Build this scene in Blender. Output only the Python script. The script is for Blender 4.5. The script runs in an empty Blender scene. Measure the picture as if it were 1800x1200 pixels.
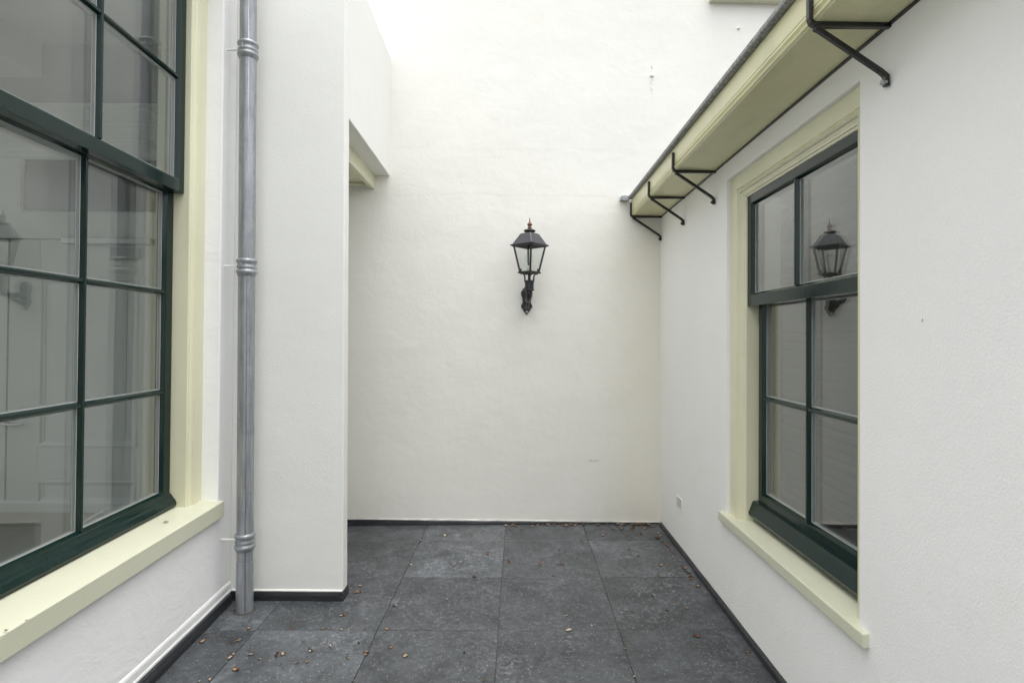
import bpy, bmesh, math, random
from mathutils import Vector, Matrix, noise
R_ = random.Random(7)
SC = bpy.context.scene
COL = SC.collection
# ---------------------------------------------------------------- camera
CZ = 1.483                      # height of the lens above the paving below it
PITCH, ROLL = 0.010856, 0.007116
cam_d = bpy.data.cameras.new('camera'); cam = bpy.data.objects.new('camera', cam_d); COL.objects.link(cam)
rt = Vector((1, 0, 0)); fw = Vector((0, math.cos(PITCH), math.sin(PITCH))); up = rt.cross(fw)
r2 = rt*math.cos(ROLL) + up*math.sin(ROLL); u2 = up*math.cos(ROLL) - rt*math.sin(ROLL)
M = Matrix((r2, u2, -fw)).transposed().to_4x4(); M.translation = (0, 0, CZ)
cam.matrix_world = M
cam_d.sensor_width = 36; cam_d.lens = 976/1800*36; cam_d.shift_y = -15.63/1800
cam_d.clip_start = 0.02; cam_d.clip_end = 500
SC.camera = cam
# ---------------------------------------------------------------- sky, sun, exposure
SUN_EL, SUN_AZ = math.radians(85), math.radians(130)
w = bpy.data.worlds.new('World'); SC.world = w; w.use_nodes = True
nt = w.node_tree; nt.nodes.clear()
sky = nt.nodes.new('ShaderNodeTexSky'); sky.sky_type = 'NISHITA'; sky.sun_disc = False
sky.sun_elevation = SUN_EL; sky.sun_rotation = SUN_AZ; sky.dust_density = 4.0; sky.air_density = 1.0; sky.ozone_density = 1.0
hs = nt.nodes.new('ShaderNodeHueSaturation'); hs.inputs['Saturation'].default_value = 0.16
bg = nt.nodes.new('ShaderNodeBackground'); bg.inputs['Strength'].default_value = 0.15
wo = nt.nodes.new('ShaderNodeOutputWorld')
nt.links.new(sky.outputs[0], hs.inputs['Color']); nt.links.new(hs.outputs[0], bg.inputs[0]); nt.links.new(bg.outputs[0], wo.inputs[0])
sd = bpy.data.lights.new('sun', 'SUN'); sd.energy = 0.5; sd.angle = math.radians(90); sd.color = (1, .985, .955)
so = bpy.data.objects.new('sun', sd); COL.objects.link(so)
sdir = Vector((math.sin(SUN_AZ)*math.cos(SUN_EL), math.cos(SUN_AZ)*math.cos(SUN_EL), math.sin(SUN_EL)))
so.rotation_euler = sdir.to_track_quat('Z', 'Y').to_euler(); so.location = (0, 0, 12)
SC.view_settings.view_transform = 'Standard'; SC.view_settings.look = 'None'
SC.view_settings.gamma = 1; SC.view_settings.exposure = 1.47
SC.render.engine = 'CYCLES'; SC.cycles.max_bounces = 10; SC.cycles.diffuse_bounces = 6; SC.cycles.transparent_max_bounces = 16
SC.render.resolution_x = 1024; SC.render.resolution_y = 682
# ---------------------------------------------------------------- material helpers
def mat(name, col, rough=.6, metal=0., spec=.5, coat=0.):
    m = bpy.data.materials.new(name); m.use_nodes = True
    b = m.node_tree.nodes['Principled BSDF']
    b.inputs['Base Color'].default_value = (*col, 1); b.inputs['Roughness'].default_value = rough
    b.inputs['Metallic'].default_value = metal; b.inputs['Specular IOR Level'].default_value = spec
    b.inputs['Coat Weight'].default_value = coat; b.inputs['Coat Roughness'].default_value = .08
    return m
class NB:
    def __init__(s, m):
        s.t = m.node_tree; s.n = s.t.nodes; s.l = s.t.links; s.b = s.n['Principled BSDF']
        s.tc = s.n.new('ShaderNodeTexCoord').outputs['Object']
    def mapping(s, sc=(1,1,1), rot=(0,0,0)):
        m = s.n.new('ShaderNodeMapping'); m.inputs['Scale'].default_value = sc; m.inputs['Rotation'].default_value = rot
        s.l.new(s.tc, m.inputs[0]); return m.outputs[0]
    def noise(s, scale, det=4, rough=.55, vec=None, dist=0):
        m = s.n.new('ShaderNodeTexNoise'); m.inputs['Scale'].default_value = scale; m.inputs['Detail'].default_value = det
        m.inputs['Roughness'].default_value = rough; m.inputs['Distortion'].default_value = dist
        s.l.new(vec or s.tc, m.inputs['Vector']); return m.outputs['Fac']
    def vor(s, scale, vec=None, feat='F1'):
        m = s.n.new('ShaderNodeTexVoronoi'); m.inputs['Scale'].default_value = scale; m.feature = feat
        s.l.new(vec or s.tc, m.inputs['Vector']); return m.outputs['Distance']
    def ramp(s, fac, *stops):
        m = s.n.new('ShaderNodeValToRGB'); e = m.color_ramp.elements
        while len(e) < len(stops): e.new(.5)
        for k, (p, c) in enumerate(stops):
            e[k].position = p; e[k].color = (c, c, c, 1) if not hasattr(c, '__len__') else (*c, 1)
        s.l.new(fac, m.inputs[0]); return m.outputs[0]
    def mix(s, fac, a, b, mode='MIX'):
        m = s.n.new('ShaderNodeMix'); m.data_type = 'RGBA'; m.blend_type = mode
        for sock, v in ((m.inputs[0], fac), (m.inputs[6], a), (m.inputs[7], b)):
            if hasattr(v, 'is_linked'): s.l.new(v, sock)
            elif isinstance(v, (int, float)): sock.default_value = v
            else: sock.default_value = (*v, 1)
        return m.outputs[2]
    def math(s, op, a, b=0.):
        m = s.n.new('ShaderNodeMath'); m.operation = op
        for k, v in enumerate((a, b)):
            if hasattr(v, 'is_linked'): s.l.new(v, m.inputs[k])
            else: m.inputs[k].default_value = v
        return m.outputs[0]
    def bump(s, *hs):      # (height socket, strength, distance)
        prev = None
        for h, st, di in hs:
            m = s.n.new('ShaderNodeBump'); m.inputs['Strength'].default_value = st; m.inputs['Distance'].default_value = di
            s.l.new(h, m.inputs['Height'])
            if prev: s.l.new(prev, m.inputs['Normal'])
            prev = m.outputs[0]
        s.l.new(prev, s.b.inputs['Normal'])
    def col(s, c): s.l.new(c, s.b.inputs['Base Color'])
    def rough(s, c): s.l.new(c, s.b.inputs['Roughness'])

def plaster(name, base, grain, gscale, wave, trowel=0., stain=(.62, .58, .46), samt=.12):
    m = mat(name, base, .82, spec=.25); k = NB(m)
    big = k.noise(1.3, 4); med = k.noise(9, 5)
    c = k.mix(k.ramp(big, (.35, 0.), (.75, 1.)), base, [v*.965 for v in base])
    blot = k.ramp(k.noise(2.2, 6, .65, dist=.6), (.60, 0.), (.80, 1.))
    c = k.mix(k.math('MULTIPLY', blot, samt), c, stain)
    specks = k.ramp(k.vor(17), (.0, 1.), (.028, 0.))
    c = k.mix(k.math('MULTIPLY', specks, .35), c, (.45, .42, .36))
    k.col(c)
    tr = k.noise(5, 5, .6, k.mapping((1, 1, 1.5)), dist=1.2)
    lump = k.ramp(k.vor(11), (.0, 1.), (.07, 0.))
    k.bump((k.noise(2.6, 3), .6, wave), (tr, .6, trowel), (lump, .25, .003), (k.noise(gscale, 3, .6), .5, grain))
    return m
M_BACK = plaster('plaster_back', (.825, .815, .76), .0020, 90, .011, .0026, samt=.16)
k = NB(M_BACK)
_bs = k.b.inputs['Base Color'].links[0].from_socket; _nm = k.b.inputs['Normal'].links[0].from_socket
sx = k.n.new('ShaderNodeSeparateXYZ'); k.l.new(k.tc, sx.inputs[0])
wob = k.math('MULTIPLY', k.math('SUBTRACT', k.noise(14, 4, .6), .5), 1.)
dx = k.math('DIVIDE', k.math('SUBTRACT', sx.outputs[0], .648), .066)
dz = k.math('DIVIDE', k.math('ADD', k.math('SUBTRACT', sx.outputs[2], .492), k.math('MULTIPLY', wob, .03)), .010)
dd = k.math('SQRT', k.math('ADD', k.math('MULTIPLY', dx, dx), k.math('MULTIPLY', dz, dz)))
st = k.math('MULTIPLY', k.ramp(dd, (.45, 1.), (1., 0.)), k.ramp(k.noise(60, 3), (.35, .2), (.65, 1.)))
k.col(k.mix(k.math('MULTIPLY', st, .9), _bs, (.52, .43, .30)))
_c2 = k.b.inputs['Base Color'].links[0].from_socket
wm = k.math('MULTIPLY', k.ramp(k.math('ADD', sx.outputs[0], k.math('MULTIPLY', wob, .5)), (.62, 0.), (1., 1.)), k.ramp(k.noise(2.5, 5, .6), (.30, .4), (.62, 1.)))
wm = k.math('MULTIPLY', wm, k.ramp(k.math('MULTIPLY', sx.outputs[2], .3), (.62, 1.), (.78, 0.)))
k.col(k.mix(k.math('MULTIPLY', wm, .62), _c2, (.79, .75, .61)))  # warm stain towards the right corner, with cream bounce light painted in
lz = k.math('ADD', sx.outputs[2], k.math('MULTIPLY', k.math('SUBTRACT', k.noise(1.6, 5, .6), .5), .10))
prev = _nm
for zz_, w_, di_ in ((2.57, 55, .0045), (2.93, 40, .003)):
    h_ = k.math('MULTIPLY', k.math('SUBTRACT', lz, zz_), w_); h_.node.use_clamp = True
    bn = k.n.new('ShaderNodeBump'); bn.inputs['Strength'].default_value = .12; bn.inputs['Distance'].default_value = di_
    k.l.new(h_, bn.inputs['Height']); k.l.new(prev, bn.inputs['Normal']); prev = bn.outputs[0]
k.l.new(prev, k.b.inputs['Normal'])
M_LEFT = plaster('plaster_left', (.92, .92, .915), .0014, 110, .010, .007, samt=.05)
M_PART = plaster('plaster_partition', (.81, .81, .77), .0026, 120, .008, .0012, samt=.08)
M_RIGHT = plaster('plaster_render', (.91, .905, .88), .0034, 150, .008, .0008, samt=.10)

def paint(name, base, rough=.38, streak=.08, bumps=.0010, spec=.5):
    m = mat(name, base, rough, spec=spec); k = NB(m)
    n = k.noise(3, 5, .6)
    k.col(k.mix(k.math('MULTIPLY', k.ramp(n, (.35, 0.), (.8, 1.)), 1.), base, [v*(1-streak) for v in base]))
    k.bump((k.noise(60, 3), .3, bumps))
    return m
M_CREAM = paint('cream_paint', (.755, .74, .54), .30)
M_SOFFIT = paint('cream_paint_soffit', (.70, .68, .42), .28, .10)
M_SILL = paint('cream_paint_sill', (.64, .645, .50), .42, .07)
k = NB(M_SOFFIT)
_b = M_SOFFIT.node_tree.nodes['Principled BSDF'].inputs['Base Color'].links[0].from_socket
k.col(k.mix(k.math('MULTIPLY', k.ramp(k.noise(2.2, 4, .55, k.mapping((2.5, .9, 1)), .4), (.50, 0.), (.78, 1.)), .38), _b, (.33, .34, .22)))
k = NB(M_SILL)
_b = M_SILL.node_tree.nodes['Principled BSDF'].inputs['Base Color'].links[0].from_socket
st_ = k.ramp(k.noise(30, 3, .6, k.mapping((1, 1, .06))), (.60, 0.), (.75, 1.))
du_ = k.ramp(k.noise(90, 3, .7), (.66, 0.), (.74, 1.))
c = k.mix(k.math('MULTIPLY', st_, .13), _b, (.46, .45, .33))
k.col(k.mix(k.math('MULTIPLY', du_, .30), c, (.35, .33, .25)))
M_GREEN = mat('green_gloss_paint', (.004, .017, .0145), .09, spec=.30, coat=0.); k = NB(M_GREEN)
k.col(k.mix(k.ramp(k.noise(7, 5, .7), (.3, 0.), (.8, 1.)), (.004, .017, .0145), (.007, .023, .019)))
k.rough(k.math('ADD', k.math('MULTIPLY', k.noise(25, 4), .12), .07))
k.bump((k.noise(45, 4, .65, k.mapping((1, 1, .35))), .3, .0010), (k.noise(260, 2), .10, .0004))
M_SPACER = mat('spacer_grey', (.50, .51, .50), .4)
M_PUTTY = mat('sealant', (.62, .64, .62), .45)
M_BLACK = mat('black_gloss_paint', (.012, .012, .013), .22, spec=.6); k = NB(M_BLACK)
k.bump((k.noise(160, 3), .3, .0012))
M_IRON = mat('black_lantern_paint', (.022, .022, .024), .34, spec=.5); k = NB(M_IRON)
k.col(k.mix(k.ramp(k.noise(30, 5, .7), (.58, 0.), (.75, .8)), (.020, .020, .023), (.055, .052, .050)))
k.bump((k.noise(140, 3), .4, .0012))
M_ROOFLAMP = mat('lantern_roof_metal', (.062, .062, .072), .36, metal=.2)
M_COPPER = mat('aged_copper', (.23, .10, .055), .5, metal=.35); k = NB(M_COPPER)
k.col(k.mix(k.ramp(k.noise(60, 4), (.4, 0.), (.65, 1.)), (.27, .11, .06), (.05, .035, .03)))
M_SKIRT = mat('slate_skirting', (.022, .024, .027), .34); k = NB(M_SKIRT)
sm = k.ramp(k.noise(9, 6, .7, k.mapping((1, 1, 2.2)), dist=1.5), (.56, 0.), (.72, 1.))
k.col(k.mix(k.math('MULTIPLY', sm, .5), (.022, .024, .027), (.10, .104, .108)))
k.bump((k.noise(30, 4), .4, .003))
M_ZINC = mat('galvanised_zinc', (.30, .315, .33), .42, metal=.4); k = NB(M_ZINC)
zv = k.noise(6, 6, .7, k.mapping((9, 9, .8)))
c = k.mix(k.ramp(zv, (.3, 0.), (.72, 1.)), (.23, .245, .258), (.41, .425, .44))
c = k.mix(k.ramp(k.noise(9, 6, .75), (.50, 0.), (.72, .55)), c, (.20, .215, .23))
c = k.mix(k.ramp(k.noise(38, 5, .75), (.60, 0.), (.74, .8)), c, (.17, .18, .19))
c = k.mix(k.ramp(k.vor(28), (.0, 1.), (.05, 0.)), c, (.68, .68, .66))
k.col(c); k.rough(k.math('ADD', k.math('MULTIPLY', k.noise(12, 5, .7), .3), .24))
k.bump((k.noise(14, 4, .6, k.mapping((6, 6, .6))), .3, .002))
M_ZEDGE = mat('weathered_zinc_edge', (.20, .205, .205), .6, metal=.25); k = NB(M_ZEDGE)
k.col(k.mix(k.ramp(k.noise(60, 5, .8), (.38, 0.), (.66, 1.)), (.15, .152, .15), (.40, .405, .40)))
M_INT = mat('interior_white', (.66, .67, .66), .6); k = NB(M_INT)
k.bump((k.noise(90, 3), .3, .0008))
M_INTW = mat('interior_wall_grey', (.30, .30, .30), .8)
M_DARK = mat('interior_dark', (.05, .048, .045), .7)
M_FLOORI = mat('interior_floor', (.36, .33, .28), .5)
M_TRANS = mat('dark_transom_glass', (.03, .03, .033), .15)
M_BLIND = mat('grey_blind', (.065, .060, .055), .6, spec=.2)
M_STEEL = mat('brushed_steel', (.35, .35, .35), .35, metal=.8)
M_GROUND = mat('ground_soil', (.09, .085, .07), .9); k = NB(M_GROUND)
k.col(k.mix(k.noise(3, 6), (.06, .06, .05), (.13, .12, .10)))
M_TILEROOF = mat('roof_tile', (.06, .06, .065), .6)
# pane: two reflecting skins, mostly see-through
def glassmat(name, gain, tint=(.93, .96, .94)):
    m = bpy.data.materials.new(name); m.use_nodes = True; t = m.node_tree; t.nodes.clear()
    o = t.nodes.new('ShaderNodeOutputMaterial'); mx = t.nodes.new('ShaderNodeMixShader'); tr = t.nodes.new('ShaderNodeBsdfTransparent')
    gl = t.nodes.new('ShaderNodeBsdfGlossy'); gl.inputs['Roughness'].default_value = 0.0
    tc = t.nodes.new('ShaderNodeTexCoord'); nz = t.nodes.new('ShaderNodeTexNoise'); nz.inputs['Scale'].default_value = 1.8; nz.inputs['Detail'].default_value = 1
    bp = t.nodes.new('ShaderNodeBump'); bp.inputs['Strength'].default_value = .12; bp.inputs['Distance'].default_value = .01
    t.links.new(tc.outputs['Object'], nz.inputs['Vector']); t.links.new(nz.outputs['Fac'], bp.inputs['Height']); t.links.new(bp.outputs[0], gl.inputs['Normal'])
    ge = t.nodes.new('ShaderNodeNewGeometry'); dt = t.nodes.new('ShaderNodeVectorMath'); dt.operation = 'DOT_PRODUCT'
    t.links.new(ge.outputs['Incoming'], dt.inputs[0]); t.links.new(ge.outputs['Normal'], dt.inputs[1])
    def mth(op, a, b):
        q = t.nodes.new('ShaderNodeMath'); q.operation = op
        for i_, v_ in enumerate((a, b)):
            if hasattr(v_, 'is_linked'): t.links.new(v_, q.inputs[i_])
            elif v_ is not None: q.inputs[i_].default_value = v_
        return q.outputs[0]
    schlick = mth('ADD', mth('MULTIPLY', mth('POWER', mth('SUBTRACT', 1., mth('ABSOLUTE', dt.outputs['Value'], None)), 5.), .96), .04)
    ma = t.nodes.new('ShaderNodeMath'); ma.operation = 'MULTIPLY'; ma.inputs[1].default_value = gain; ma.use_clamp = True
    tr.inputs[0].default_value = (*tint, 1); t.links.new(schlick, ma.inputs[0]); t.links.new(ma.outputs[0], mx.inputs[0])
    t.links.new(tr.outputs[0], mx.inputs[1]); t.links.new(gl.outputs[0], mx.inputs[2]); t.links.new(mx.outputs[0], o.inputs[0])
    return m
M_GLASS = glassmat('window_glass', 2.8, (.86, .90, .88))
M_LGLASS = glassmat('lantern_glass', 1.1, (.95, .965, .955))
# tiles
M_TILE = mat('dark_ceramic_paving', (.05, .053, .057), .5, spec=.45); k = NB(M_TILE)
at = k.n.new('ShaderNodeAttribute'); at.attribute_name = 'tone'; tone = at.outputs['Color']
at2 = k.n.new('ShaderNodeSeparateColor'); k.l.new(tone, at2.inputs[0])
off = k.n.new('ShaderNodeVectorMath'); off.operation = 'ADD'; sc_ = k.n.new('ShaderNodeVectorMath'); sc_.operation = 'SCALE'; sc_.inputs['Scale'].default_value = 37
k.l.new(tone, sc_.inputs[0]); k.l.new(k.tc, off.inputs[0]); k.l.new(sc_.outputs[0], off.inputs[1]); V = off.outputs[0]
cl = k.noise(4.5, 10, .72, V, .6)
c = k.mix(k.ramp(cl, (.34, 0.), (.68, 1.)), (.032, .036, .039), (.084, .092, .101))
grit = k.noise(42, 6, .75, V)
c = k.mix(1., c, k.ramp(grit, (.32, .62), (.70, 1.5)), 'MULTIPLY')
wv = k.ramp(k.noise(22, 10, .85, V, 1.3), (.51, 0.), (.62, 1.))
veil = k.ramp(k.noise(2.6, 5, .65, V), (.42, 0.), (.64, 1.))
c = k.mix(k.math('MULTIPLY', k.math('MULTIPLY', wv, veil), .9), c, (.25, .265, .285))
sp = k.ramp(k.vor(85, V), (.14, 1.), (.28, 0.))
spm = k.ramp(k.noise(34, 3, .6, V), (.50, 0.), (.58, 1.))
c = k.mix(k.math('MULTIPLY', k.math('MULTIPLY', sp, spm), .6), c, (.42, .44, .46))
sp2 = k.ramp(k.vor(19, V), (.04, 1.), (.075, 0.))
c = k.mix(k.math('MULTIPLY', k.math('MULTIPLY', sp2, k.ramp(k.noise(7, 2), (.45, 0.), (.6, 1.))), .6), c, (.40, .41, .42))
sp3 = k.ramp(k.vor(27, V), (.03, 1.), (.06, 0.))
c = k.mix(k.math('MULTIPLY', sp3, .6), c, (.015, .015, .015))
c = k.mix(k.math('MULTIPLY', k.ramp(k.noise(1.6, 5, .6), (.55, 0.), (.75, 1.)), .28), c, (.052, .048, .036))
tn = k.math('ADD', k.math('MULTIPLY', at2.outputs[0], .42), .80)
c = k.mix(1., c, tn, 'MULTIPLY')
k.col(c); k.rough(k.math('ADD', k.math('MULTIPLY', wv, .12), .42))
k.bump((k.noise(30, 8, .7, V), .5, .003), (k.noise(170, 2), .2, .0006))
M_JOINT = mat('joint_sand', (.03, .028, .025), .9); k = NB(M_JOINT)
k.col(k.mix(k.noise(14, 4), (.018, .018, .017), (.11, .10, .085)))
def leafmat(name, a, b):
    m = mat(name, a, .6); k = NB(m); k.col(k.mix(k.ramp(k.noise(170, 3), (.35, 0.), (.65, 1.)), a, b)); return m
M_LEAF = [leafmat('dry_flake_tan', (.46, .33, .23), (.60, .48, .37)), leafmat('dry_flake_pale', (.64, .55, .45), (.50, .37, .26)), leafmat('dry_flake_orange', (.36, .20, .11), (.50, .33, .20))]
M_LBROWN = leafmat('brown_leaf', (.22, .075, .035), (.36, .15, .08)); M_LDARK = leafmat('dark_litter', (.015, .014, .012), (.04, .03, .02))
# ---------------------------------------------------------------- coordinates
S = .0073                                                     # fall of the paving
def FZ(y): return S*y
def Lm(d, u, z): return Vector((-(1.447+d)-.035*u, u, z+CZ))  # left wall: depth into wall, along, height from lens
KR = .98
def Rm(d, u, z): return Vector((KR*(1.1593+d+.0089*u), KR*u, KR*z+CZ))
def Bm(d, u, z): return Vector((u, 4.364+.039*u+d, z+CZ))     # back wall, u = x
def Wm(x, y, z): return Vector((x, y, z+CZ))
# ---------------------------------------------------------------- object helpers
def thing(name, label, cat, loc, group=None, kind=None):
    o = bpy.data.objects.new(name, None); COL.objects.link(o); o.location = loc; o.empty_display_size = .1
    o['label'] = label; o['category'] = cat
    if group: o['group'] = group
    if kind: o['kind'] = kind
    return o
def wloc(o):
    v = Vector(o.location)
    while o.parent: o = o.parent; v += Vector(o.location)
    return v
def obj(name, bm, m, parent=None, loc=(0, 0, 0), bevel=0., smooth=False, segs=1, ang=40, label=None):
    bmesh.ops.recalc_face_normals(bm, faces=bm.faces)
    base = wloc(parent) if parent else Vector(loc)
    bmesh.ops.translate(bm, verts=bm.verts, vec=-base)
    me = bpy.data.meshes.new(name); bm.to_mesh(me); bm.free()
    for x in (m if isinstance(m, (list, tuple)) else [m]): me.materials.append(x)
    o = bpy.data.objects.new(name, me); COL.objects.link(o)
    if parent: o.parent = parent
    else: o.location = base
    if smooth:
        for p in me.polygons: p.use_smooth = True
    if bevel:
        b = o.modifiers.new('bevel', 'BEVEL'); b.width = bevel; b.segments = segs; b.limit_method = 'ANGLE'; b.angle_limit = math.radians(ang)
    if label: o['label'] = label
    return o
def tag(o, label, cat, group=None, kind=None):
    o['label'] = label; o['category'] = cat
    if group: o['group'] = group
    if kind: o['kind'] = kind
    return o
def box(bm, a0, a1, b0, b1, c0, c1, mp=Wm):
    v = [bm.verts.new(mp(a, b, c)) for a in (a0, a1) for b in (b0, b1) for c in (c0, c1)]
    for f in ((0,1,3,2), (4,6,7,5), (0,4,5,1), (2,3,7,6), (0,2,6,4), (1,5,7,3)): bm.faces.new([v[i] for i in f])
def boxes(*bs, mp=Wm):
    bm = bmesh.new()
    for b in bs: box(bm, *b, mp=mp)
    return bm
def ring(bm, u0, u1, z0, z1, prof, mp, w=(1, 1, 1, 1)):
    """closed profile of (inset, depth) swept round a rectangle with mitred corners; w scales inset on u0,u1,z0,z1"""
    n = len(prof); R = []
    for cu, cz in ((0, 0), (1, 0), (1, 1), (0, 1)):
        row = []
        for i, d in prof:
            uu = u1-i*w[1] if cu else u0+i*w[0]; zz = z1-i*w[3] if cz else z0+i*w[2]
            row.append(bm.verts.new(mp(d, uu, zz)))
        R.append(row)
    for a in range(4):
        b = (a+1) % 4
        for j in range(n):
            q = (j+1) % n; bm.faces.new([R[a][j], R[a][q], R[b][q], R[b][j]])
def extr(bm, prof, p0, p1, fn):
    """closed 2-D profile swept from p0 to p1; fn(a, b, p) -> point"""
    A = [bm.verts.new(fn(a, b, p0)) for a, b in prof]; B = [bm.verts.new(fn(a, b, p1)) for a, b in prof]; n = len(prof)
    for j in range(n): bm.faces.new([A[j], A[(j+1) % n], B[(j+1) % n], B[j]])
    bm.faces.new(A); bm.faces.new(B[::-1])
def tube(bm, pts, r, seg=16, cap=True, sq=False):
    pts = [Vector(p) for p in pts]; rs = r if hasattr(r, '__len__') else [r]*len(pts); rows = []
    t0 = (pts[1]-pts[0]).normalized(); ref = Vector((0, 0, 1)) if abs(t0.z) < .9 else Vector((1, 0, 0))
    x = t0.cross(ref).normalized()
    for i, p in enumerate(pts):
        t = (pts[min(i+1, len(pts)-1)]-pts[max(i-1, 0)]).normalized(); x = (x-t*x.dot(t)).normalized(); y = t.cross(x)
        rows.append([bm.verts.new(p+(x*math.cos(a)+y*math.sin(a))*rs[i]) for a in [2*math.pi*(k+(.5 if sq else 0))/seg for k in range(seg)]])
    for a, b in zip(rows, rows[1:]):
        for k in range(seg): bm.faces.new([a[k], a[(k+1) % seg], b[(k+1) % seg], b[k]])
    if cap: bm.faces.new(rows[0][::-1]); bm.faces.new(rows[-1])
def lathe(bm, prof, c, seg=24):
    c = Vector(c); rows = []
    for r, z in prof: rows.append([bm.verts.new(c+Vector((r*math.cos(2*math.pi*k/seg), r*math.sin(2*math.pi*k/seg), z))) for k in range(seg)])
    for a, b in zip(rows, rows[1:]):
        for k in range(seg): bm.faces.new([a[k], a[(k+1) % seg], b[(k+1) % seg], b[k]])
    bm.faces.new(rows[0][::-1]); bm.faces.new(rows[-1])
def span(vals, step):
    out = []
    for a, b in zip(vals, vals[1:]):
        n = max(1, int(round((b-a)/step)))
        out += [a+(b-a)*i/n for i in range(n)]
    return out+[vals[-1]]
def wall(us, zs, hole, thick, mp, step=.09, amp=.0025, seed=0., edge=0.):
    """solid wall with a grid front (wavy by amp) and an optional opening (u0,u1,z0,z1)"""
    if hole: us = sorted(set(us) | {hole[0], hole[1]}); zs = sorted(set(zs) | {hole[2], hole[3]})
    U = span(us, step); Z = span(zs, step); bm = bmesh.new(); F = {}; B = {}
    def inh(u, z): return hole and hole[0] < u < hole[1] and hole[2] < z < hole[3]
    for i, u in enumerate(U):
        for j, z in enumerate(Z):
            if inh(u, z): continue
            n = noise.noise(Vector((u*1.3, z*1.3, seed)))*amp + noise.noise(Vector((u*6, z*6, seed+9)))*amp*.35
            du = dz = 0
            if edge and (u in (us[0], us[-1])): du = noise.noise(Vector((z*5, seed, 3)))*edge+noise.noise(Vector((z*23, seed, 3)))*edge*.4
            F[i, j] = bm.verts.new(mp(n, u+du, z)); B[i, j] = bm.verts.new(mp(thick, u+du, z))
    def cell(i, j): return not inh((U[i]+U[i+1])/2, (Z[j]+Z[j+1])/2) if 0 <= i < len(U)-1 and 0 <= j < len(Z)-1 else False
    for i in range(len(U)-1):
        for j in range(len(Z)-1):
            if not cell(i, j): continue
            q = ((i, j), (i+1, j), (i+1, j+1), (i, j+1))
            bm.faces.new([F[k] for k in q]); bm.faces.new([B[k] for k in q[::-1]])
            for a, b, ni, nj in ((q[0], q[1], i, j-1), (q[1], q[2], i+1, j), (q[2], q[3], i, j+1), (q[3], q[0], i-1, j)):
                if not cell(ni, nj): bm.faces.new([F[a], B[a], B[b], F[b]])
    return bm
# ---------------------------------------------------------------- ground and paving
g = bmesh.new(); box(g, -60, 60, -60, 60, -.35-CZ, -.12-CZ)
tag(obj('ground', g, M_GROUND), 'bare ground around the courtyard buildings', 'ground', kind='structure')
P0, PC = -.0918, .6055
bm = bmesh.new(); tl = bm.loops.layers.color.new('tone')
TY0 = 4.018-.604*13
for i in range(-4, 3):
    for j in range(0, 15):
        x0, x1 = P0+PC*i, P0+PC*(i+1)
        y0, y1 = TY0+.604*(j-1), TY0+.604*j
        if i == -3: x0 = -1.66
        if i < -3:
            if y1 < 3.2: continue
            x0 = -1.82
        if i < -3 and y0 < 3.13: y0 = 3.13
        g_ = .0013; tone = (R_.random(), R_.random(), R_.random(), 1)
        x1c = min(x1, 1.155); 
        if x0 > 1.12: continue
        cs = []
        for (x, y) in ((x0+g_, y0+g_), (x1c-g_, y0+g_), (x1c-g_, y1-g_), (x0+g_, y1-g_)):
            Y = min(y+.018*x, 4.43+.039*x); X = x+.0122*Y; cs.append((X, Y))
        jit = R_.uniform(-.0007, .0007)
        b_ = .0016
        cx = sum(c[0] for c in cs)/4; cy = sum(c[1] for c in cs)/4
        low = [bm.verts.new((x, y, FZ(y)-.02)) for x, y in cs]
        mid = [bm.verts.new((x, y, FZ(y)-.0015+jit)) for x, y in cs]
        top = [bm.verts.new((x+(b_ if x < cx else -b_), y+(b_ if y < cy else -b_), FZ(y)+jit)) for x, y in cs]
        fs = [bm.faces.new(top)]
        for a, c in ((low, mid), (mid, top)):
            for q in range(4): fs.append(bm.faces.new([a[q], a[(q+1) % 4], c[(q+1) % 4], c[q]]))
        for f in fs:
            for lp in f.loops: lp[tl] = tone
pav = obj('paving', bm, M_TILE)
tag(pav, 'large square dark grey tiles paving the courtyard floor', 'paving', kind='structure')
bm = bmesh.new()
vs = [bm.verts.new((x, y, FZ(y)+dz)) for dz in (-.10, -.006) for x, y in ((-1.8, -5), (1.3, -5), (1.3, 4.6), (-1.8, 4.6))]
for f in ((0,1,2,3), (7,6,5,4), (0,4,5,1), (1,5,6,2), (2,6,7,3), (3,7,4,0)): bm.faces.new([vs[q] for q in f])
tag(obj('paving_bed', bm, M_JOINT), 'dark sandy bed showing in the joints between the tiles', 'paving bed', kind='structure')

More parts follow.
